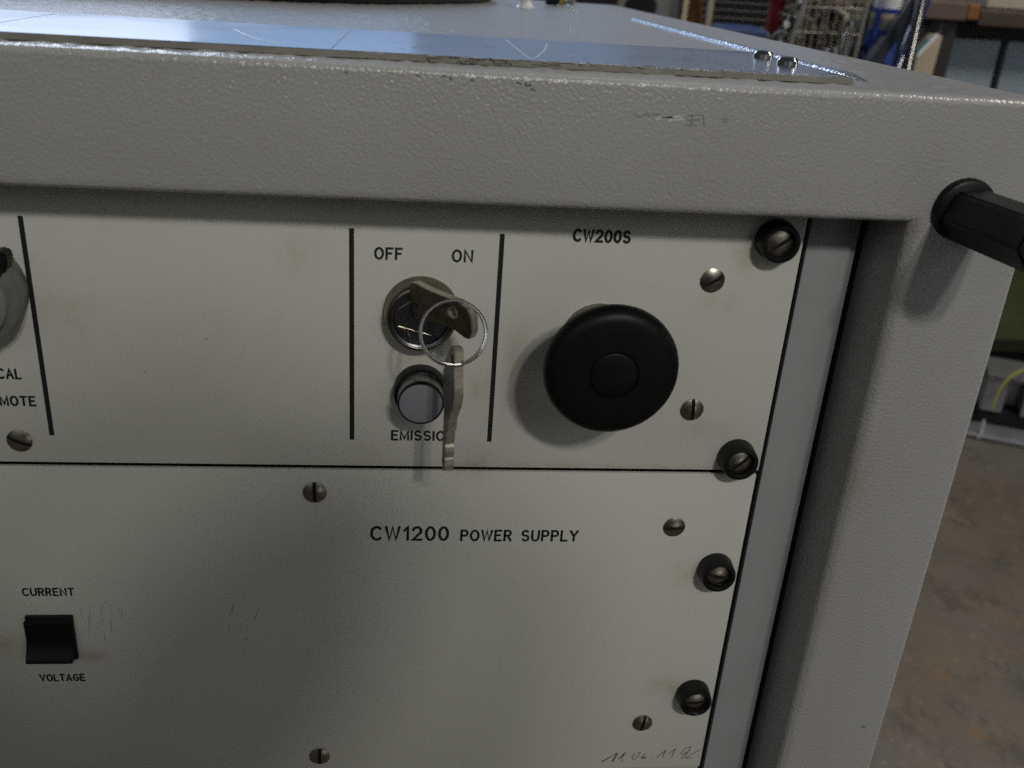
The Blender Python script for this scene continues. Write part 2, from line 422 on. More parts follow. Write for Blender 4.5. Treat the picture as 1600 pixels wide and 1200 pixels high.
bmesh.ops.bevel(bm, geom=outer, offset=2.0, segments=4, affect='EDGES', profile=.5)
inner = [e for e in bm.edges if all(v in If for v in e.verts)] if all(v.is_valid for v in If) else inner
bmesh.ops.bevel(bm, geom=inner, offset=3.6, segments=5, affect='EDGES', profile=.5)
bm.normal_update(); bmesh.ops.recalc_face_normals(bm, faces=bm.faces)
for f in bm.faces:
    if f.normal.z > .97: f.material_index = 1
obj('body', bm, [M_paint, M_top], cab, smooth=True, angle=40)
# the lid's coarse paint skin, really uneven so that it catches the window light at a low angle
rn_ = random.Random(5); NX, NY = 330, 300
def grid_noise(nx, ny, cell, celly):
    g = [[rn_.uniform(-1, 1) for _ in range(int(ny/celly)+3)] for _ in range(int(nx/cell)+3)]
    def f(i, j):
        x, y = i/cell, j/celly; a, b = int(x), int(y); u, v = x-a, y-b; u = u*u*(3-2*u); v = v*v*(3-2*v)
        return (g[a][b]*(1-u)+g[a+1][b]*u)*(1-v) + (g[a][b+1]*(1-u)+g[a+1][b+1]*u)*v
    return f
n1, n2 = grid_noise(NX, NY, 1.6, 2.5), grid_noise(NX, NY, 2.2, 9)
lv = []
for i in range(NX+1):
    x = -290 + (55.0+290)*i/NX
    for j in range(NY+1):
        t = j/NY; y = -17.6 + 440*t*(.45+.55*t)
        e = min(1, i/6, (NX-i)/3, j/2, (NY-j)/6)
        lv.append((x*S, y*S, (ztop(y) - .08 + e*(.30 + .13*n1(i, j) + .20*n2(i, j)))*S))
lf = [(i*(NY+1)+j, (i+1)*(NY+1)+j, (i+1)*(NY+1)+j+1, i*(NY+1)+j+1) for i in range(NX) for j in range(NY)]
lm_ = bpy.data.meshes.new('lid_skin'); lm_.from_pydata([tuple(Vector(v)-wloc(cab)) for v in lv], [], lf)
lm_.polygons.foreach_set('use_smooth', [True]*len(lf)); lm_.materials.append(M_top)
lo_ = bpy.data.objects.new('lid_skin', lm_); sc.collection.objects.link(lo_); lo_.parent = cab
# interior behind the panels as a black box, its shade put into colour, and the rails the panels are bolted to
bm = bmesh.new(); box(bm, -504, XI-.4, 5.5, 500, -655, ZB-.5); obj('interior', bm, M_void, cab)
bm = bmesh.new(); box(bm, 2.6, 18.4, 3.0, 11.5, -655, ZB-1, .5); obj('rack_rail', bm, M_rail, cab, smooth=True)
bm = bmesh.new(); box(bm, -503, -484, 3.0, 11.5, -655, ZB-1, .5); obj('rack_rail', bm, M_rail, cab, smooth=True)
# rounded bead along the right of the top
bm = bmesh.new()
y0, y1 = 8, 330
rows = []
for i in range(41):
    y = y0+(y1-y0)*i/40; k = min(1, i/1.5+.15)
    rows.append([bm.verts.new((12.0+2.2*math.cos(a), y, ztop(y)+.02+1.9*k*math.sin(a))) for a in (PI*j/8 for j in range(9))])
for a, b in zip(rows, rows[1:]):
    for j in range(8): bm.faces.new((a[j], a[j+1], b[j+1], b[j]))
bm.faces.new(rows[0]); bm.faces.new(rows[-1][::-1])
obj('top_bead', bm, M_glint, cab, smooth=True)
# hexagonal black peg with its round collar on the front of the frame
pg = bmesh.new()
lathe(pg, (35.5, YF, 97), F, [(8.9, -.5), (8.9, 1.2), (8.4, 2.2), (7.6, 2.6), (0, 2.6)], 40)
peg = obj('hexagonal_peg', pg, M_black, cab, smooth=True)
hx = bmesh.new(); c = (35.5, YF-2.4, 97)
hp = [(8.2*math.cos(PI/3*k+.12), 8.2*math.sin(PI/3*k+.12)) for k in range(6)]
prism(hx, hp, 36, Matrix.Translation((36.0, YF-1.0, 95.8)) @ Matrix.Rotation(.05, 4, 'Z') @ Matrix.Rotation(-.06, 4, 'X') @ Matrix.Translation((0, -18, 0)) @ Matrix.Rotation(PI/2, 4, 'X'), 0, .7)
obj('hexagonal_rod', hx, M_black, peg, smooth=True)
# scuffs on the frame
def on_front(pts): return [(p.x, p.z) for p in (at(u, v, YF) for u, v in pts)]
sk = [[(990, 179), (1000, 183)], [(1004, 181), (1012, 177), (1016, 183)], [(1020, 180), (1030, 178)], [(1075, 181), (1098, 180), (1101, 197)],
      [(1074, 188), (1092, 187)], [(1071, 195), (1088, 196)], [(1082, 178), (1080, 198)], [(1129, 185), (1137, 186)], [(1130, 190), (1136, 190)]]
scribble('rub_mark', cab, [on_front(s) for s in sk], .42, M_soot2, YF)
scribbles('pale_scratch', cab, [on_front(s) for s in ([(1026, 186), (1050, 183)], [(1034, 184), (1064, 182)], [(1044, 188), (1068, 186)])], .5, M_scuff, YF)
sk = [[(808, 129), (814, 131)], [(820, 131), (823, 134), (829, 133)], [(830, 139), (835, 142)], [(652, 118), (655, 119)], [(703, 121), (705, 124)],
      [(1347, 1134), (1351, 1137)], [(540, 112), (542, 113)], [(693, 119), (696, 120)], [(737, 125), (739, 126)]]
scribbles('rub_mark', cab, [on_front(s) for s in sk], .5, M_soot, YF)

# ------------------------------------------------------------------ upper unit: control panel
cp = thing('control_panel', 'off-white control panel with key switch, lamp and black push button', 'control panel', (-241, 3, 0.4))
bm = bmesh.new(); box(bm, -482.6, 0, 0, 1.6, 0.85, 88.1, .22, 2); obj('faceplate', bm, M_panel, cp, smooth=True)
bm = bmesh.new(); box(bm, -470, -30, 5.6, 330, 3, 85); obj('chassis', bm, M_void, cp)
for x, z0, z1 in ((-224.8, 10.3, 79), (-134.3, 10.3, 79), (-90.9, 10.3, 79)):
    bm = bmesh.new(); box(bm, x-.72, x+.72, -.05, .02, z0, z1); obj('dividing_line', bm, M_ink, cp)
word(cp, 'OFF', -127.5, -119.9, 70.2, 3.2, 0.70)
word(cp, 'ON', -105.0, -99.4, 70.2, 3.3, 0.70)
word(cp, 'CW200S', -69.8, -53.2, 77.8, 3.3, 0.84)
word(cp, 'EMISSION', -121.8, -102.4, 10.6, 3.05, 0.70)
word(cp, 'LOCAL', -242.4, -231.3, 29.3, 2.9, 0.68)
word(cp, 'REMOTE', -243.0, -228.3, 20.4, 2.85, 0.68)
def cover_screw(parent, x, z, deg, R=3.75):
    bm = bmesh.new(); slotted_head(bm, x, z, 0, R, .95, .45, math.radians(deg))
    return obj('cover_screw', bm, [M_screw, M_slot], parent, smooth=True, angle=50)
def thumb_screw(parent, x, z, deg, notch=False):
    bm = bmesh.new()
    lathe(bm, (x, 0, z), F, [(6.3, -.2), (6.3, .4), (5.95, 5.4), (5.7, 6.0), (4.7, 6.15), (4.35, 5.7), (4.3, 3.6), (0, 3.6)], 48)
    w_ = obj('cup_washer', bm, M_black, parent, smooth=True)
    bm = bmesh.new(); slotted_head(bm, x, z, -3.5, 4.15, 1.0, .9, math.radians(deg), .6, 1.1)
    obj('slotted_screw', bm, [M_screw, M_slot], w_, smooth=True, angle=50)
    if notch:
        bm = bmesh.new(); box(bm, x+.5, x+1.0, -6.22, -6.0, z-5.7, z-4.6); obj('nick', bm, M_greyring, w_)
    return w_
cover_screw(cp, -26.2, 67.0, 31); cover_screw(cp, -26.2, 23.2, 92); cover_screw(cp, -234.4, 8.5, -24)
thumb_screw(cp, -9.0, 80.6, 33); thumb_screw(cp, -8.8, 6.3, 41)

# black mushroom push button
PX, PZ = -59.4, 46.8
bm = bmesh.new()
lathe(bm, (PX, 0, PZ), F, [(11.6, -.2), (11.6, 5.5), (10.9, 6.3), (8.2, 6.5), (8.2, 19), (0, 19)], 56)
col = obj('push_button', bm, M_bronze, cp, smooth=True)
bm = bmesh.new()
prof = [(8, 18.0), (14, 18.4), (17.6, 19.2), (19.1, 20.3), (19.65, 21.8), (19.65, 23.4), (19.25, 24.8), (18.5, 25.9), (17.4, 26.6), (16.0, 27.0), (12, 27.15),
        (8.2, 27.25), (7.45, 27.25), (7.3, 27.0), (7.15, 26.6), (6.9, 26.6), (6.75, 27.0), (6.5, 27.2), (4, 27.3), (0, 27.35)]
lathe(bm, (PX, 0, PZ), F, prof, 72)
obj('mushroom_cap', bm, M_knob, col, smooth=True, angle=50)
bm = bmesh.new(); lathe(bm, (PX, 0, PZ), F, [(6.45, 27.0), (6.4, 27.28), (6.2, 27.36), (3, 27.4), (0, 27.42)], 48)
obj('centre_disc', bm, M_knob, col, smooth=True)

# key switch
KX, KZ = -113.8, 54.0
bm = bmesh.new()
lathe(bm, (KX, 0, KZ), F, [(11.3, -.2), (11.3, .7), (10.9, 1.5), (10.5, 5.0), (10.0, 6.0), (9.3, 6.3), (8.9, 6.0)], 64, 0)
kb = obj('key_switch', bm, M_bronze, cp, smooth=True, angle=50)
bm = bmesh.new()
lathe(bm, (KX, 0, KZ), F, [(9.0, 6.2), (8.7, 6.5), (8.3, 6.3), (8.1, 5.4), (7.8, 5.0), (3.5, 5.0), (0, 5.0)], 64)
obj('lock_face', bm, M_darkchrome, kb, smooth=True, angle=30)
bm = bmesh.new()
prism(bm, [(3.9*math.cos(t), 3.9*math.sin(t)) for t in (-2.5+5.0*k/22 for k in range(23))], 2.4, Matrix.Translation((KX, -5.2, KZ)) @ Matrix.Rotation(.9, 4, 'Y') @ Matrix.Rotation(PI/2, 4, 'X'), 0, .5)
obj('lock_plug', bm, M_darkchrome, kb, smooth=True)
bm = bmesh.new()
for a0, a1 in ((-112, 160), (160, 88), (-52, -158), (-20, 60)):
    a, b = (Vector((KX+7.3*math.cos(math.radians(t)), -5.0, KZ+7.3*math.sin(math.radians(t)))) for t in (a0, a1))
    tube(bm, [a.lerp(b, k/6) + Vector((0, 0, 0)) for k in range(7)], .17, 6)
obj('engraved_line', bm, M_bronze, kb, smooth=True)

# indicator lamp
LX, LZ = -113.3, 28.7
bm = bmesh.new()
lathe(bm, (LX, 0, LZ), F, [(8.2, -.2), (8.2, 4.6), (7.9, 5.3), (7.5, 5.5), (7.3, 5.2), (7.3, 4.2), (6.5, 4.2)], 56)
lm = obj('indicator_lamp', bm, M_black, cp, smooth=True, angle=50)
bm = bmesh.new(); lathe(bm, (LX, 0, LZ), F, [(6.95, 4.0), (6.95, 9.0), (6.9, 9.6)], 56); obj('collar', bm, M_greyring, lm, smooth=True)
bm = bmesh.new(); lathe(bm, (LX, 0, LZ), F, [(6.92, 9.5), (6.98, 10.6), (6.8, 11.0), (6.5, 11.0), (6.35, 10.6)], 56); obj('rim', bm, M_black, lm, smooth=True)
bm = bmesh.new(); lathe(bm, (LX, 0, LZ), F, [(6.4, 10.2), (6.4, 10.75), (5.9, 10.9), (3, 10.98), (0, 11.02)], 56); obj('lens', bm, M_lens, lm, smooth=True)

# rotary selector, cut by the left of the picture
RX, RZ = -239.6, 58.0
bm = bmesh.new(); lathe(bm, (RX, 0, RZ), F, [(14.2, -.2), (14.6, 1), (15.1, 8.6), (14.7, 9.6), (13.6, 9.9), (0, 9.9)], 56)
rk = obj('rotary_knob', bm, M_skirt, cp, smooth=True)
bm = bmesh.new(); lathe(bm, (RX, 0, RZ), F, [(12.4, 9.8), (12.2, 12.5), (11.6, 13.2), (0, 13.4)], 56); obj('knob_cap', bm, M_cap, rk, smooth=True)
bm = bmesh.new()
prism(bm, [(9, -4.6), (14.6, -3.6), (18.3, -1.4), (18.6, .6), (15.0, 3.4), (9, 4.4)], 5.2, Matrix.Translation((RX, -7.6, RZ)) @ Matrix.Rotation(PI/2, 4, 'X') @ Matrix.Rotation(math.radians(46), 4, 'Z'), 0, .5)
obj('pointer', bm, M_black, rk, smooth=True)

# ------------------------------------------------------------------ lower unit: power supply
ps = thing('power_supply_panel', 'off-white panel marked POWER SUPPLY with a black rocker switch', 'power supply', (-241, 3, -132.5))
bm = bmesh.new(); box(bm, -482.6, -.4, 0, 1.6, -132.4, -.75, .3, 2); obj('faceplate', bm, M_panel, ps, smooth=True)
bm = bmesh.new(); box(bm, -470, -30, 5.6, 330, -130, -3); obj('chassis', bm, M_void, ps)
word(ps, 'CW1200', -128.0, -102.8, -27.2, 4.9, 0.94)
word(ps, 'POWER', -98.2, -81.6, -27.4, 3.9, 0.80)
word(ps, 'SUPPLY', -77.7, -58.9, -27.4, 3.9, 0.80)
word(ps, 'CURRENT', -241.2, -225.3, -49.6, 2.75, 0.63)
word(ps, 'VOLTAGE', -240.3, -225.8, -85.7, 2.7, 0.62)
cover_screw(ps, -146.2, -9.0, 91); cover_screw(ps, -25.9, -21.5, 3); cover_screw(ps, -26.1, -109.3, 80); cover_screw(ps, -146.4, -122.8, 90)
thumb_screw(ps, -9.0, -38.6, -11); thumb_screw(ps, -8.8, -95.0, 6, True)
# rocker switch
bm = bmesh.new()
box(bm, -241.6, -226.4, -1.6, .1, -75.4, -57.4, .4)
rs = obj('rocker_switch', bm, M_black, ps, smooth=True)
bm = bmesh.new()
pr = [(-1.5, -58.6), (-2.4, -59.4), (-1.7, -66.3), (-3.0, -69.8), (-5.6, -72.6), (-5.5, -73.8), (-1.5, -74.9)]
A = [bm.verts.new((-241.9, y, z)) for y, z in pr]; B = [bm.verts.new((-227.0, y, z)) for y, z in pr]
for i in range(len(pr)):
    j = (i+1) % len(pr); bm.faces.new((A[i], A[j], B[j], B[i]))
bm.faces.new(A); bm.faces.new(B[::-1])
bmesh.ops.bevel(bm, geom=[e for e in bm.edges], offset=.25, segments=2, affect='EDGES')
obj('rocker', bm, M_knob, rs, smooth=True)
# pencilled date and stray pencil strokes
def on_panel(pts): return [(p.x, p.z) for p in (at(u, v, 0) for u, v in pts)]
def note(pts): return on_panel([(920+x/7.27, 1040+y/7.27) for x, y in pts])
hand = [[(145, 1096), (200, 1062), (318, 990)], [(318, 990), (290, 1045), (262, 1090)], [(335, 1062), (415, 985)], [(415, 985), (385, 1040), (362, 1090)], [(396, 1088), (400, 1093)],
        [(520, 1000), (490, 1040), (505, 1066), (545, 1045), (585, 985), (560, 985)], [(640, 1000), (600, 1040), (605, 1056), (640, 1050), (645, 1035), (610, 1045)], [(712, 1046), (718, 1052)],
        [(770, 1042), (880, 958)], [(880, 958), (850, 1010), (832, 1050)], [(905, 1000), (985, 942)], [(985, 942), (955, 1000), (942, 1040)],
        [(1040, 1000), (1100, 935), (1160, 920), (1140, 960), (1045, 1050), (1110, 1048), (1200, 990), (1270, 955)], [(1130, 985), (1100, 1030), (1125, 1055), (1180, 1050)], [(1060, 1010), (1150, 960)], [(1236, 1018), (1243, 1024)]]
scribble('pencil_note', ps, [note(s) for s in hand], .34, M_pencil)
scribble('pencil_note', ps, [note(s) for s in ([(148, 1092), (240, 1036)], [(330, 1000), (270, 1088)], [(350, 1050), (418, 990)])], .42, M_pencil)
def mk(pts): return on_panel([(x/5.455, 880+y/5.455) for x, y in pts])
lines = [[(690, 385), (700, 470)], [(765, 360), (770, 450), (772, 540)], [(862, 345), (866, 440)], [(868, 470), (872, 535)], [(880, 350), (905, 325), (940, 375), (948, 400)],
         [(945, 470), (950, 590)], [(1008, 380), (1016, 435)], [(1040, 400), (1030, 470)], [(1022, 676), (1028, 678)], [(980, 745), (985, 750)], [(970, 820), (976, 826)], [(755, 440), (760, 600)], [(890, 600), (892, 660)]]
scribble('faint_pencil_marks', ps, [mk(s) for s in lines], .17, M_faint)
def mk2(pts): return on_panel([(x/2.608, 740+y/2.608) for x, y in pts])
scribble('faint_pencil_marks', ps, [mk2(s) for s in ([(950, 533), (945, 560), (936, 575)], [(1054, 542), (1046, 575), (1036, 595)], [(1008, 666), (1002, 678)], [(935, 610), (930, 645)])], .25, M_faint)
scribbles('dust_speck', ps, [on_panel(s) for s in ([(698.6, 890), (699.6, 891)], [(1, 769), (2.5, 770)], [(228, 580), (224, 582)], [(318, 490), (319, 492)], [(320, 530), (325, 529)])], .22, M_faint)

# the next unit down, only its top edge in view
lp = thing('blank_panel', 'edge of a further off-white panel below the power supply', 'panel', (-241, 3, -265))
bm = bmesh.new(); box(bm, -482.6, -.8, 0, 1.6, -265, -133.6, .3, 2); obj('faceplate', bm, M_panel, lp, smooth=True)
thumb_screw(lp, -13.0, -140.0, 20)

# ------------------------------------------------------------------ keys and ring
def plate_matrix(o, ux, uy):
    """columns: outline x, outline y, thickness"""
    ux = Vector(ux).normalized(); uy = Vector(uy); uy = (uy-ux*uy.dot(ux)).normalized(); uz = ux.cross(uy)
    return Matrix(((ux.x, uy.x, uz.x, o[0]), (ux.y, uy.y, uz.y, o[1]), (ux.z, uy.z, uz.z, o[2]), (0, 0, 0, 1)))
def holed(bm, outline, hole, thick, M, bev=.3):
    """flat plate with a round hole: outline split above and below the hole"""
    (hx_, hy_, hr) = hole
    n = 20
    t = bmesh.new()
    o = [t.verts.new((x, y, 0)) for x, y in outline]
    h = [t.verts.new((hx_+hr*math.cos(2*PI*k/n), hy_+hr*math.sin(2*PI*k/n), 0)) for k in range(n)]
    eo = [t.edges.new((o[i], o[(i+1) % len(o)])) for i in range(len(o))]
    eh = [t.edges.new((h[i], h[(i+1) % n])) for i in range(n)]
    bmesh.ops.triangle_fill(t, edges=eo+eh, use_beauty=True)
    ex = bmesh.ops.extrude_face_region(t, geom=t.faces[:])
    for g in ex['geom']:
        if isinstance(g, bmesh.types.BMVert): g.co.z += thick
    bmesh.ops.translate(t, verts=t.verts[:], vec=(0, 0, -thick/2))
    bmesh.ops.recalc_face_normals(t, faces=t.faces[:])
    es = [e for e in t.edges if len(e.link_faces) == 2 and e.calc_face_angle(0) > .9]
    bmesh.ops.bevel(t, geom=es, offset=bev, segments=2, affect='EDGES', clamp_overlap=True)
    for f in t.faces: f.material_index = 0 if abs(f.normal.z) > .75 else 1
    merge(bm, t, 0, M)
# the key in the lock: its bow leans out to the right
P0 = Vector((-116.2, -6.0, 60.2)); P1 = Vector((-99.6, -24.5, 60.8))
ux = (P1-P0); Lk = ux.length
M1 = plate_matrix(P0, ux, (0.20, -.36, 1))
out = [(0, -5.2), (2.0, -5.9), (7, -4.6), (12.5, -3.6), (18, -4.0), (22, -5.2), (Lk-.8, -5.0), (Lk+.3, -2.5), (Lk+.3, 1.5), (Lk-1.2, 4.0), (20, 5.2), (13, 5.2), (7, 5.5), (2.0, 6.0), (0, 5.4)]
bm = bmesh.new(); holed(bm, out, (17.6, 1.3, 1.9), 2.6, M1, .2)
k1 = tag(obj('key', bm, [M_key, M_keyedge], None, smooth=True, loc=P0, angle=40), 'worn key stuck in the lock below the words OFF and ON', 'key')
bm = bmesh.new()
tube(bm, [Vector((KX, -4.6, KZ)), Vector((KX-.2, -6.2, KZ+2)), P0.lerp(P1, .10)], 1.7, 10)
obj('blade', bm, M_key, k1, smooth=True)
# the split ring
hole1 = M1 @ Vector((17.6, 1.3, 0))
RC = Vector((-105.3, -26.0, 58.2)); RR = 8.95
rn = Vector((.08, .80, -.50)).normalized()
ru = Vector((1, 0, 0)); ru = (ru-rn*ru.dot(rn)).normalized(); rv = rn.cross(ru)
if rv.z < 0: rv = -rv
bm = bmesh.new(); N = 150; pts = []
for i in range(N+1):
    a = 2*PI*2*i/N*.99 - 1.2
    s = max(-1, min(1, math.sin(a/2+.6)*3))
    pts.append(RC + (ru*math.cos(a)+rv*math.sin(a))*(RR+.12*s) + rn*(.5*s))
tube(bm, pts, .5, 8)
tag(obj('key_ring', bm, M_ring, None, smooth=True, loc=RC), 'double-wound steel wire ring joining the two keys', 'key ring')
# the second key hangs from the ring, edge to the camera
top = RC - rv*RR
wv = Vector((-.27, .963, 0)); zv = Vector((0, 0, 1))
O2 = Vector((-104.6, -28.4, 0)); 
M2 = plate_matrix((-103.9, -29.0, top.z+1.0), wv, zv)
o2 = [(-.8, 2.6), (.6, 3.4), (2.2, 3.2), (4.4, 1.0), (7.0, -3.0), (8.4, -8.0), (8.4, -13.0), (7.0, -17.5), (6.4, -19.5), (6.4, -35.5), (5.2, -38.0), (3.6, -37.2), (3.2, -34.5), (3.9, -33.2), (3.2, -31.8), (3.2, -29.6), (4.0, -28.6), (3.2, -27.2), (3.2, -24.0), (2.0, -23.4), (2.0, -20.2), (1.6, -19.0), (-1.4, -14.0), (-2.4, -11.0), (-2.0, -7.0), (-1.2, -2.5), (-1.2, .5)]
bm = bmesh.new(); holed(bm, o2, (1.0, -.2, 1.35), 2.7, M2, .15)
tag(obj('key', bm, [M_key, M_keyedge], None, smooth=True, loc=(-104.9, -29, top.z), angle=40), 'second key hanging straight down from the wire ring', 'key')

# ------------------------------------------------------------------ things lying on the cabinet
TA = math.atan(SL)
PT = 2.1
def ontop(x, y, h=0): return (x, y, ztop(y)+h)
corners = [(-420, -16.0), (3.4, -4.4), (3.0, 82), (-420, 62)]
bm = bmesh.new()
lo = [bm.verts.new(ontop(x, y, .35)) for x, y in corners]; hi = [bm.verts.new(ontop(x, y, PT)) for x, y in corners]
f = bm.faces.new(hi); f.material_index = 0
f = bm.faces.new(lo[::-1]); f.material_index = 1
for i in range(4):
    f = bm.faces.new((lo[i], lo[(i+1) % 4], hi[(i+1) % 4], hi[i])); f.material_index = 1
ve = [e for e in bm.edges if abs((e.verts[0].co-e.verts[1].co).z) > 1.5 and (e.verts[0].co-e.verts[1].co).length < 3]
bmesh.ops.bevel(bm, geom=[e for e in bm.edges if all(v in hi for v in e.verts)], offset=.18, segments=2, affect='EDGES')
pl = tag(obj('metal_plate', bm, [M_alu, M_aluedge], None, loc=(-150, 35, 126)), 'long brushed metal plate lying along the front of the cabinet top', 'metal plate')
M_pscr = mat('dull_scratch', (.70, .73, .78), .45, .8)
def plate_pt(u, v):
    d = FW + RT*((u-800)/FPX) - UP*((v-600)/FPX)
    t = (ZT + PT + SL*(CP.y-YF) - CP.z)/(d.z - SL*d.y)
    p = CP + d*t; return (p.x, p.y)
def top_put(p, lift): return (p[0], p[1], ztop(p[1])+PT+lift)
def plate_marks(name, strokes, wd, m):
    bm = bmesh.new()
    for i, s in enumerate(strokes): strip(bm, [plate_pt(u, v) for u, v in s], wd, top_put, .03+.004*(i % 5))
    return obj(name, bm, m, pl)
for st in ([(0, 35), (85, 21.5)], [(518, 76), (548, 47)]): plate_marks('scribed_line', [st], .32, M_soot2)
for st in ([(365, 45), (385, 55), (410, 63), (440, 69)], [(790, 62), (812, 80), (828, 92)], [(855, 68), (850, 80), (838, 90), (828, 93)], [(940, 94), (950, 96)]): plate_marks('pale_scratch', [st], .75, M_pscr)
marks = []
for i in range(46):
    u = random.uniform(610, 1180); v0 = 55 + (u-600)*.052
    v = v0 + random.uniform(2, 22); marks.append([(u, v), (u+random.uniform(3, 9), v+random.uniform(.2, .8))])
plate_marks('grime', marks, .42, M_soot2)
marks = []
for i in range(60):
    u = random.uniform(700, 1320); v = 98.6 + (u-900)*.0508 + random.uniform(-1.6, .4)
    marks.append([(u, v), (u+random.uniform(3, 14), v+random.uniform(.2, .9))])
plate_marks('edge_grime', marks, .5, M_soot)
marks = []
for i in range(70):
    u = random.uniform(560, 1325); v = 98.4 + (u-900)*.0508 + random.uniform(-.5, .5)
    marks.append([(u, v), (u+random.uniform(4, 22), v+random.uniform(.3, 1.3))])
plate_marks('edge_dust', marks, .45, mat('pale_dust', (.62, .60, .53), .8))
def round_bolt(x, y, r, h, label):
    bm = bmesh.new(); lathe(bm, ontop(x, y, PT-.1), (0, 0, 1), [(r, 0), (r, h*.55), (r*.8, h*.9), (r*.4, h), (0, h)], 20)
    o = tag(obj('bolt', bm, M_chrome, None, smooth=True, loc=ontop(x, y, PT)), label, 'bolt'); return o
round_bolt(-3.5, 30, 3.3, 2.6, 'shiny round bolt nearest the right end of the metal plate')
round_bolt(-2.5, 56, 3.3, 2.4, 'shiny round bolt at the back right corner of the metal plate')

# thick black cable curving over the back of the cabinet top, a white clip on it
def smooth(pts, k=6):
    out_ = []
    P = [pts[0]] + list(pts) + [pts[-1]]
    for a, b, c, d in zip(P, P[1:], P[2:], P[3:]):
        for q in range(k):
            t = q/k
            out_.append(tuple(.5*((2*b[i]) + (c[i]-a[i])*t + (2*a[i]-5*b[i]+4*c[i]-d[i])*t*t + (3*b[i]-a[i]-3*c[i]+d[i])*t**3) for i in range(len(b))))
    return out_ + [tuple(pts[-1])]
cr = 9.0
cpath = smooth([(-470, 215), (-380, 232), (-300, 252), (-212, 276), (-166, 301), (-135, 334), (-98, 402), (-72, 466), (-60, 540), (-70, 590)])
bm = bmesh.new(); tube(bm, [(x, y+5, ztop(y)+cr-.2) for x, y in cpath], cr, 16)
tag(obj('cable', bm, M_black, None, smooth=True, loc=ontop(-135, 334)), 'thick black cable curving across the back of the cabinet top', 'cable')
M_foot = mat('white_plastic_clip', (.62, .63, .66), .22)
bm = bmesh.new(); x, y = -40, 445
lathe(bm, ontop(x, y, -.3), (0, 0, 1), [(0, 0), (7.5, 0), (5.5, 1.2), (3.6, 4), (4.2, 7), (9, 10), (9, 11.5), (0, 12)], 24)
tag(obj('clip', bm, M_foot, None, smooth=True, loc=ontop(x, y)), 'small white plastic clip beside the end of the black cable', 'clip')
# brass hose fitting beside it
bx, by = -4, 505
hf = thing('hose_fitting', 'small brass and black hose fitting lying at the far end of the bright bead', 'hose fitting', ontop(bx, by))
M_brass = varied('yellow_brass', (0.62, 0.44, 0.12), .22, 1.0, 5, .5)
zf = ztop(by)+5.6
bm = bmesh.new(); lathe(bm, (bx-15, by, zf), (1, 0, 0), [(0, 0), (4.6, .3), (5.2, 2), (5.2, 9), (4, 10), (0, 10)], 24); obj('black_sleeve', bm, M_black, hf, smooth=True)
bm = bmesh.new(); lathe(bm, (bx-4.9, by, zf), (1, 0, 0), [(0, 0), (5.6, .2), (5.6, 3.4), (0, 3.4)], 6); obj('brass_nut', bm, M_brass, hf)
bm = bmesh.new(); lathe(bm, (bx-1.4, by, zf), (1, 0, 0), [(0, 0), (4, 0), (4.8, 1), (3.4, 3), (3.6, 5), (4.8, 6.5), (3.6, 9), (0, 9.4)], 24); obj('barbed_tail', bm, M_chrome, hf, smooth=True)

# ------------------------------------------------------------------ the workshop behind, out of focus
M_steel = varied('grey_steel', (0.20, 0.20, 0.19), .45, .3, 30, .4)
M_dsteel = varied('dark_steel', (0.035, 0.034, 0.032), .5, .3, 30, .4)
M_beige = varied('beige_paint', (0.40, 0.36, 0.28), .5, 0, 30, .4)
M_board = varied('brown_board', (0.12, 0.075, 0.065), .6, 0, 40, .5)
M_rust = varied('rusty_orange', (0.20, 0.075, 0.02), .6, 0, 20, .5)
M_door = varied('blue_grey_paint', (0.24, 0.29, 0.33), .5, 0, 60, .3)
M_blue = mat('blue_plastic', (0.012, 0.05, 0.26), .35)
M_white = mat('white_plastic', (.72, .74, .78), .35)
M_red = mat('red_plastic', (0.35, 0.025, 0.015), .4)
M_green = varied('olive_green_paint', (0.20, 0.23, 0.08), .5, 0, 60, .4)
M_teal = mat('green_plastic', (0.02, 0.16, 0.10), .4)
M_tan = varied('tan_cardboard', (0.44, 0.36, 0.26), .7, 0, 30, .3)
M_box = varied('galvanised_steel', (0.34, 0.34, 0.36), .4, .6, 25, .4)

# clutter table behind the cabinet
TZ, TX0, TX1, TY0, TY1 = -40, 60, 745, 1180, 1950
tb = thing('work_table', 'dark steel work table behind the cabinet, crowded with parts', 'table', (400, 1560, FZ))
bm = bmesh.new(); box(bm, TX0, TX1, TY0, TY1, TZ-35, TZ, 3); obj('table_top', bm, M_dsteel, tb)
for x in (TX0+30, TX1-30):
    for y in (TY0+30, TY1-30):
        bm = bmesh.new(); box(bm, x-22, x+22, y-22, y+22, FZ, TZ-35); obj('leg', bm, M_dsteel, tb)
# grey bracket plate with a round hole
p = at(955, 0, 1300); q = at(1062, 0, 1300)
bm = bmesh.new()
Wd = q.x-p.x
holed(bm, [(0, 0), (Wd, 0), (Wd, 190), (0, 190)], (Wd*.43, at(1001, 15, 1300).z-TZ, 26), 12, plate_matrix((p.x, 1300, TZ), (1, 0, 0), (0, 0, 1)), 1)
br_ = tag(obj('bracket_plate', bm, M_steel, None, loc=(p.x, 1300, TZ)), 'pale grey upright plate with a round hole behind the bead', 'bracket')
bm = bmesh.new(); box(bm, q.x+1, q.x+9, 1280, 1300, TZ, TZ+190, 1); obj('edge_strip', bm, M_tan, br_)
# black bar left of it
p = at(918, 0, 1250)
bm = bmesh.new(); box(bm, p.x-40, p.x+44, 1240, 1300, TZ, TZ+150, 4); tag(obj('black_case', bm, M_black, None, loc=(p.x, 1270, TZ)), 'black case standing left of the holed grey plate', 'case')
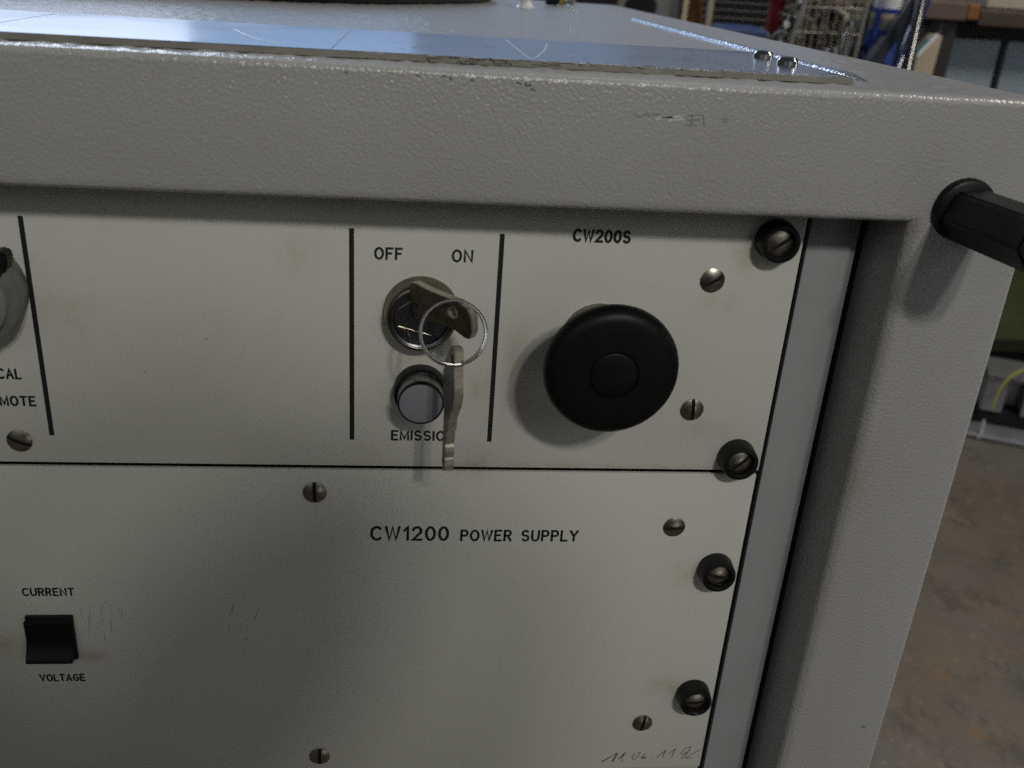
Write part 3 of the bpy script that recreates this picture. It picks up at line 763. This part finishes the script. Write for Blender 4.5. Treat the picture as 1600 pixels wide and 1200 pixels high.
# wire rack
def wire_panel(name, label, cat, u0, u1, y, h, step, m, rad=2.2):
    a, b = at(u0, 20, y), at(u1, 20, y)
    bm = bmesh.new(); k = int((b.x-a.x)/step)
    for i in range(k+1):
        x = a.x+(b.x-a.x)*i/k; tube(bm, [(x, y, TZ+2), (x, y, TZ+h)], rad, 6)
    for j in range(int(h/step)+1):
        z = TZ+2+j*step; tube(bm, [(a.x, y-rad*1.6, z), (b.x, y-rad*1.6, z)], rad, 6)
    return tag(obj(name, bm, m, None, loc=(a.x, y, TZ)), label, cat)
wire_panel('wire_rack', 'dark wire mesh rack behind the cabinet, left of the red object', 'wire rack', 1066, 1222, 1560, 240, 13, M_dsteel)
p = at(1108, 20, 1500); bm = bmesh.new(); box(bm, p.x-5, p.x+5, 1495, 1508, TZ, TZ+220, 1)
tag(obj('upright_post', bm, M_beige, None, loc=(p.x, 1500, TZ)), 'thin beige post in front of the wire rack', 'post')
p = at(1086, 8, 1530); bm = bmesh.new(); lathe(bm, (p.x, 1530, TZ), (0, 0, 1), [(0, 0), (15, 0), (15, 70), (11, 110), (13, 150), (5, 175), (0, 176)], 20)
tag(obj('spray_can', bm, M_rust, None, smooth=True, loc=(p.x, 1530, TZ)), 'rust-coloured can standing left of the thin beige post', 'can')
# blue tray and squiggle of hose
p = at(1160, 48, 1300); bm = bmesh.new(); box(bm, p.x-38, p.x+28, 1260, 1340, TZ, p.z+6, 3); tag(obj('blue_tray', bm, mat('dull_blue_plastic', (.02, .045, .14), .5), None, loc=(p.x, 1300, TZ)), 'blue tray seen low behind the cabinet edge', 'tray')
p = at(1192, 53, 1300); bm = bmesh.new()
tube(bm, [(p.x-30+5*k, 1290+10*math.sin(k*.9), p.z-12+7*math.sin(k*1.3)+k) for k in range(13)], 4.5, 8)
for x in (p.x-24, p.x+22): tube(bm, [(x, 1292, TZ), (x, 1292, p.z-8)], 4, 8)
tag(obj('hose', bm, M_steel, None, smooth=True, loc=(p.x, 1290, TZ)), 'short curled grey hose beside the blue tray', 'hose')
# red object
p = at(1218, 8, 1420); bm = bmesh.new(); lathe(bm, (p.x, 1420, TZ), (0, 0, 1), [(0, 0), (17, 0), (17, 108), (19, 110), (19, 150), (9, 160), (0, 161)], 20)
tag(obj('red_bottle', bm, M_red, None, smooth=True, loc=(p.x, 1420, TZ)), 'red bottle left of the wire basket', 'bottle')
# wire basket full of bright parts
bk = at(1222, 60, 1300); bk2 = at(1335, 60, 1300)
bs = thing('wire_basket', 'wire basket heaped with small metal parts behind the cabinet edge', 'basket', (bk.x, 1300, TZ))
bm = bmesh.new()
x0, x1 = bk.x, bk2.x-12
for i in range(11):
    x = x0+(x1-x0)*i/10; tube(bm, [(x-(10 if i == 0 else 0), 1262, TZ+1), (x+14*(i == 0)+3*math.sin(i*2.1), 1258, TZ+138)], 1.1 if 0 < i < 10 else 3.4, 6)
for j in range(0, 8, 2): tube(bm, [(x0-6+2*j, 1258, TZ+4+j*18), (x1, 1258, TZ+6+j*18)], 1.1, 6)
for j in (0, 1): tube(bm, [(x0+(x1-x0)*j, 1258, TZ+138), (x0+(x1-x0)*j, 1400, TZ+138)], 3.4, 6)
tube(bm, [(x0, 1400, TZ+138), (x1, 1400, TZ+138)], 3.4, 6)
obj('wire_frame', bm, varied('dull_wire', (.27, .255, .235), .5, .2, 20, .4), bs, smooth=True)
M_parts = varied('mixed_metal_parts', (0.30, 0.25, 0.18), .42, .4, 9, .8, 6, 3, .2)
bm = bmesh.new(); rnd = random.Random(3)
for i in range(520):
    c_ = Vector((rnd.uniform(x0+10, x1-6), rnd.uniform(1270, 1390), TZ+rnd.uniform(6, 140)))
    s_ = rnd.uniform(4, 10); t = bmesh.new()
    bmesh.ops.create_cube(t, size=1)
    merge(bm, t, 0, Matrix.Translation(c_) @ Matrix.Rotation(rnd.uniform(0, 3), 4, Vector((rnd.random(), rnd.random(), rnd.random()+.1)).normalized()) @ Matrix.Diagonal((s_*rnd.uniform(.7, 2.4), s_, s_, 1)))
o = obj('metal_parts', bm, M_parts, bs); o['kind'] = 'stuff'
# beige rail, round grey drum behind
a, b = at(1272, -4, 1340), at(1322, 24, 1240)
bm = bmesh.new(); tube(bm, [a, a.lerp(b, .5), b, (b.x+5, b.y, TZ+60), (b.x+5, b.y, TZ)], 4.5, 10); tag(obj('bent_rod', bm, M_beige, None, smooth=True, loc=(b.x, b.y, TZ)), 'pale bent rod leaning over the wire basket', 'rod')
p = at(1340, 4, 1620); bm = bmesh.new(); lathe(bm, (p.x, 1640, TZ), (0, 0, 1), [(0, 0), (62, 0), (64, 80), (60, 84), (60, 100), (64, 104), (64, 190), (0, 190)], 32)
tag(obj('drum', bm, varied('grey_green_paint', (.15, .155, .125), .45, 0, 40, .4), None, smooth=True, loc=(p.x, 1640, TZ)), 'grey-green round drum behind the wire basket', 'drum')
# bright bolts scattered right of the basket
for i, (u, v, lab) in enumerate(((1330, 36, 'shiny bolt head highest in the pile right of the basket'), (1317, 56, 'shiny bolt head in the middle of the pile right of the basket'),
                                (1305, 79, 'warm bright bolt head low by the cabinet edge'), (1291, 80, 'bluish bolt head low by the cabinet edge'))):
    p = at(u, v, 1225-i*6); bm = bmesh.new(); lathe(bm, (p.x, p.y, TZ), (0, 0, 1), [(0, 0), (3.5, 0), (3.5, p.z-TZ-6), (8, p.z-TZ-6), (8, p.z-TZ+3), (5, p.z-TZ+6), (0, p.z-TZ+7)], 12)
    tag(obj('bolt', bm, M_chrome, None, smooth=True, loc=(p.x, p.y, TZ)), lab, 'bolt')
# small dark machine parts between basket and blue canister
rnd = random.Random(11)
p = at(1355, 70, 1330)
bm = bmesh.new()
for i in range(34):
    c_ = Vector((rnd.uniform(p.x-52, p.x+62), rnd.uniform(1290, 1400), TZ+rnd.uniform(6, 58))); s_ = rnd.uniform(6, 14)
    t = bmesh.new(); bmesh.ops.create_cube(t, size=1)
    bmesh.ops.bevel(t, geom=t.edges[:], offset=.15, segments=1, affect='EDGES')
    merge(bm, t, 0, Matrix.Translation(c_) @ Matrix.Rotation(rnd.uniform(0, 3), 4, Vector((rnd.random(), rnd.random(), 1)).normalized()) @ Matrix.Diagonal((s_*rnd.uniform(1, 2.6), s_, s_, 1)))
o = obj('scrap_heap', bm, varied('oily_parts', (.09, .08, .07), .3, .7, 9, .8, 5, 2, .3), None, loc=(p.x, 1340, TZ)); tag(o, 'heap of dark oily metal scraps below the blue canister', 'scrap'); o['kind'] = 'stuff'
# blue and white canister
p = at(1383, 30, 1350)
cn = thing('canister', 'blue and white plastic canister among the workshop clutter', 'canister', (p.x, 1350, TZ))
def band(z0, z1, m, nm, r=23):
    bm = bmesh.new(); lathe(bm, (p.x, 1350, 0), (0, 0, 1), [(0, z0), (r, z0), (r, z1), (0, z1)], 28); obj(nm, bm, m, cn, smooth=True)
zz = [at(1383, v, 1350).z for v in (-6, 12, 20, 28, 46, 66)]
band(TZ, zz[4], M_blue, 'base', 25); band(zz[4], zz[3], M_steel, 'label_band'); band(zz[3], zz[2], M_tan, 'label_band'); band(zz[2], zz[1], M_blue, 'shoulder'); band(zz[1], zz[0], M_white, 'cap', 21)
bm = bmesh.new(); box(bm, p.x-27, p.x-21, 1322, 1330, TZ+30, zz[1], 1); obj('handle', bm, M_blue, cn)
# dark leaning tubes
def leaning(u0, v0, u1, v1, y, r, m, name, label, cat):
    a, b = at(u0, v0, y), at(u1, v1, y-60); d = (a-b); foot = b + d*((TZ-b.z)/d.z)
    bm = bmesh.new(); tube(bm, [foot, b, a + d*.4], r, 14); return tag(obj(name, bm, m, None, smooth=True, loc=foot), label, cat)
M_gloss = mat('glossy_dark_tube', (0.02, 0.022, 0.03), .14)
M_gblue = mat('glossy_navy_tube', (0.012, 0.018, 0.09), .16)
leaning(1432, 0, 1392, 60, 1330, 9, M_gloss, 'tube', 'glossy black tube leaning right of the blue canister', 'tube')
leaning(1446, 0, 1404, 100, 1300, 9, M_gblue, 'tube', 'navy tube leaning beside the dark work bench', 'tube')
leaning(1440, 0, 1416, 110, 1250, 8, M_gloss, 'tube', 'thin black tube nearest the tan carton', 'tube')
leaning(1424, 0, 1380, 60, 1390, 6, M_steel, 'tube', 'grey tube leaning behind the black tubes', 'tube')
# tan carton with white edge, green clip
p = at(1438, 90, 1245)
bm = bmesh.new(); prism(bm, [(-16, -90), (15, -90), (20, 34), (10, 34), (-14, 2)], 30, plate_matrix((p.x, 1245, p.z), (1, 0, 0), (0, 0, 1)), 0, 1)
ct = obj('carton', bm, M_tan, None, loc=(p.x, 1245, p.z-90)); tag(ct, 'tan carton with a slanted white edge beside the bench leg', 'carton')
bm = bmesh.new(); tube(bm, [(p.x-15, 1229, p.z+3), (p.x+11, 1229, p.z+36)], 2.6, 8); obj('white_edge', bm, M_white, ct)
bm = bmesh.new(); tube(bm, [(p.x-21, 1226, p.z-6), (p.x-17, 1226, p.z+12), (p.x-4, 1226, p.z+28)], 3, 8); obj('green_tape', bm, M_teal, ct)
bm = bmesh.new(); box(bm, p.x-30, p.x+30, 1215, 1290, TZ-35, p.z-90.5, 1); tag(obj('wooden_block', bm, M_board, None, loc=(p.x, 1250, TZ-35)), 'brown block under the tan carton', 'block')
p = at(1450, 46, 1500); bm = bmesh.new(); lathe(bm, (p.x, 1500, TZ), (0, 0, 1), [(0, 0), (9, 0), (9, p.z-TZ-14), (14, p.z-TZ-10), (14, p.z-TZ+6), (0, p.z-TZ+8)], 16)
tag(obj('spool', bm, M_beige, None, smooth=True, loc=(p.x, 1500, TZ)), 'small beige spool left of the bench leg', 'spool')

# workbench on the right: brown top, dark leg, blue-grey doors
wb = thing('workbench', 'workbench with a worn brown top and blue-grey doors at the right', 'workbench', (1150, 1700, FZ))
a = at(1456, 18, 1400); zt0 = at(1500, 33, 1400).z; zt1 = at(1500, 3, 1400).z
bm = bmesh.new(); box(bm, a.x-12, a.x+62, 1400, 1900, zt0, zt1, 3); obj('top_board', bm, M_board, wb)
bm = bmesh.new(); box(bm, a.x+63, a.x+85, 1402, 1900, zt0+2, zt1-1, 3); obj('orange_strip', bm, M_rust, wb)
bm = bmesh.new(); box(bm, a.x+86, 1700, 1404, 1900, zt0-6, zt1-9, 3); obj('top_board', bm, varied('dark_stained_board', (.05, .03, .02), .6, 0, 30, .4), wb)
l0 = at(1462, 110, 1420)
bm = bmesh.new(); box(bm, l0.x-8, l0.x+20, 1420, 1460, FZ, zt0-1, 2); lg = obj('leg', bm, M_dsteel, wb)
bm = bmesh.new(); box(bm, l0.x-12, l0.x-8.5, 1416, 1424, FZ, zt0-1); obj('edge_strip', bm, M_board, lg)
d0 = at(1476, 120, 1470).x; d1 = at(1551, 120, 1470).x; d2 = at(1562, 120, 1470).x
zd = zt0-32
bm = bmesh.new(); box(bm, d0, d1, 1470, 1490, -330, zd, 2); obj('door', bm, M_door, wb)
bm = bmesh.new(); box(bm, d2, d2+460, 1470, 1490, -330, zd, 2); obj('door', bm, M_door, wb)
bm = bmesh.new(); box(bm, d0-4, 1690, 1496, 1890, -335, zt0-8); obj('carcass', bm, M_dsteel, wb)
p = at(1568, 0, 1440)
bm = bmesh.new(); box(bm, p.x-28, p.x+160, 1440, 1560, zt1-8.5, zt1+40, 3); tag(obj('tray', bm, M_beige, None, loc=(p.x, 1500, zt1)), 'beige tray lying on the brown workbench top', 'tray')

# olive machine cabinet low on the right
gx = at(1560, 480, 1700).x
gm = thing('machine_cabinet', 'olive green machine cabinet on a dark plinth at the right edge', 'machine', (gx+250, 1720, FZ))
zg = at(1580, 532, 1700).z; zk = at(1580, 551, 1700).z
bm = bmesh.new(); box(bm, gx-60, gx+600, 1700, 1760, zg, min(zg+330, -345), 4); obj('green_panel', bm, M_green, gm)
bm = bmesh.new(); box(bm, gx-60, gx+600, 1704, 1760, zk, zg-1, 2); obj('plinth', bm, varied('dark_olive', (.045, .048, .02), .5, 0, 40, .4), gm)
bm = bmesh.new(); box(bm, gx-40, gx+600, 1730, 1760, FZ, zk-1); obj('base', bm, M_void, gm)  # black block for the gap under the plinth, shade put into its colour
# galvanised box on the floor
c0 = at(1541, 612, 1410); zc = at(1541, 590, 1410).z
gb = thing('junction_box', 'grey metal box with a dark opening standing on the floor', 'metal box', (c0.x-4, 1410, FZ))
zb0 = at(1560, 640, 1410).z
rz = 26
def rb(bm, x0, x1, y0, y1, z0, z1, bev=2):
    box(bm, x0, x1, y0, y1, z0, z1, bev)
bm = bmesh.new(); rb(bm, c0.x-4, c0.x+36, 1410, 1500, zb0, zc); rb(bm, c0.x+70, c0.x+260, 1410, 1500, zb0, zc); rb(bm, c0.x+36.5, c0.x+69.5, 1460, 1500, zb0, zc)
obj('metal_shell', bm, M_box, gb)
bm = bmesh.new(); box(bm, c0.x-8, c0.x+264, 1406, 1504, zc+.5, zc+12, 3); obj('lid', bm, M_steel, gb)
bm = bmesh.new(); box(bm, c0.x-2, c0.x+258, 1414, 1498, FZ+2, zb0-.5); obj('base', bm, M_void, gb)
gb.rotation_euler = (0, 0, -.42)
p0 = [at(u, v, 1370) for u, v in ((1549, 641), (1553, 628), (1560, 612), (1570, 597), (1583, 585), (1600, 577), (1630, 570))]
bm = bmesh.new(); tube(bm, p0, 2.3, 10); tag(obj('cable', bm, mat('yellow_green_sheath', (.42, .42, .06), .4), None, smooth=True, loc=p0[0]), 'yellow-green earth cable curving over the grey metal box', 'cable')
p = at(1537, 668, 1345); bm = bmesh.new(); tube(bm, [(p.x-6, 1345, FZ+4), (p.x, 1347, FZ+16), (p.x+3, 1355, FZ+40)], 2.4, 8)
tag(obj('cable_tie', bm, mat('pale_plastic', (.5, .52, .56), .35), None, smooth=True, loc=(p.x, 1345, FZ)), 'pale plastic tie on the floor before the metal box', 'cable tie')
bm = bmesh.new(); box(bm, c0.x-60, c0.x+420, 1340, 1404, FZ+1, FZ+12, 4); fc = tag(obj('floor_channel', bm, M_box, None, loc=(c0.x-4, 1410, FZ)), 'low grey metal channel on the floor before the box', 'channel')
fc.rotation_euler = (0, 0, -.42)

# ------------------------------------------------------------------ the photographer, behind the camera
M_cloth = varied('dark_jacket', (.03, .032, .04), .85, 0, 40, .4)
M_skin = varied('skin', (.42, .26, .19), .5, 0, 20, .15)
M_hair = varied('dark_hair', (.02, .014, .01), .6, 0, 6, .5)
def skinned(name, joints, bones, m, parent=None, loc=None, lev=2):
    me = bpy.data.meshes.new(name); me.from_pydata([Vector(p)*S for p, r in joints], bones, [])
    o = bpy.data.objects.new(name, me); sc.collection.objects.link(o)
    sk = o.modifiers.new('skin', 'SKIN'); sk.use_smooth_shade = True
    for i, (p, r) in enumerate(joints):
        r = r if isinstance(r, tuple) else (r, r); v = me.skin_vertices[0].data[i]; v.radius = (r[0]*S, r[1]*S); v.use_root = i == 0
    sd = o.modifiers.new('sub', 'SUBSURF'); sd.levels = lev; sd.render_levels = lev
    dg = bpy.context.evaluated_depsgraph_get(); new = bpy.data.meshes.new_from_object(o.evaluated_get(dg))
    bpy.data.objects.remove(o); bpy.data.meshes.remove(me); bm = bmesh.new(); bm.from_mesh(new); bpy.data.meshes.remove(new)
    for v in bm.verts: v.co = v.co/S
    return obj(name, bm, m, parent, smooth=True, loc=loc, angle=180)
hc = Vector((-62, -500, 300))
ps_ = thing('person', 'person in a dark jacket bending forward to take the photograph', 'person', (-60, -900, FZ))
J = [((-60, -900, -30), (150, 110)), ((-60, -860, 60), (140, 100)), ((-64, -740, 110), (150, 95)), ((-80, -610, 95), (58, 60)), ((-72, -545, 185), (54, 60)), ((-50, -505, 258), (56, 74)), ((-16, -500, 328), (52, 74)), ((12, -505, 370), (34, 42)),
     ((-230, -720, 105), 62), ((-350, -600, 150), 44), ((-195, -515, 280), 44), ((-84, -488, 318), (38, 40)),
     ((105, -720, 105), 62), ((190, -640, -60), 44), ((110, -520, -90), 36), ((40, -450, 0), 26),
     ((-150, -910, -90), 100), ((-165, -860, -370), 66), ((-165, -930, -640), 44), ((-165, -860, -680), (44, 24)),
     ((30, -910, -90), 100), ((45, -860, -370), 66), ((45, -930, -640), 44), ((45, -860, -680), (44, 24))]
B = [(0, 1), (1, 2), (2, 3), (3, 4), (4, 5), (5, 6), (6, 7), (2, 8), (8, 9), (9, 10), (10, 11), (2, 12), (12, 13), (13, 14), (14, 15), (0, 16), (16, 17), (17, 18), (18, 19), (0, 20), (20, 21), (21, 22), (22, 23)]
body = skinned('body', J, B, [M_cloth, M_skin], ps_)
for p in body.data.polygons:
    c_ = p.center + wloc(body)
    if c_.z > 165*S and abs(c_.x+.01) < .09: p.material_index = 1
bm = bmesh.new(); lathe(bm, (-26, -512, 315), (.62, -.2, 1), [(56, -14), (60, 10), (57, 40), (46, 70), (24, 92), (0, 97)], 28)
obj('hair', bm, M_hair, ps_, smooth=True)
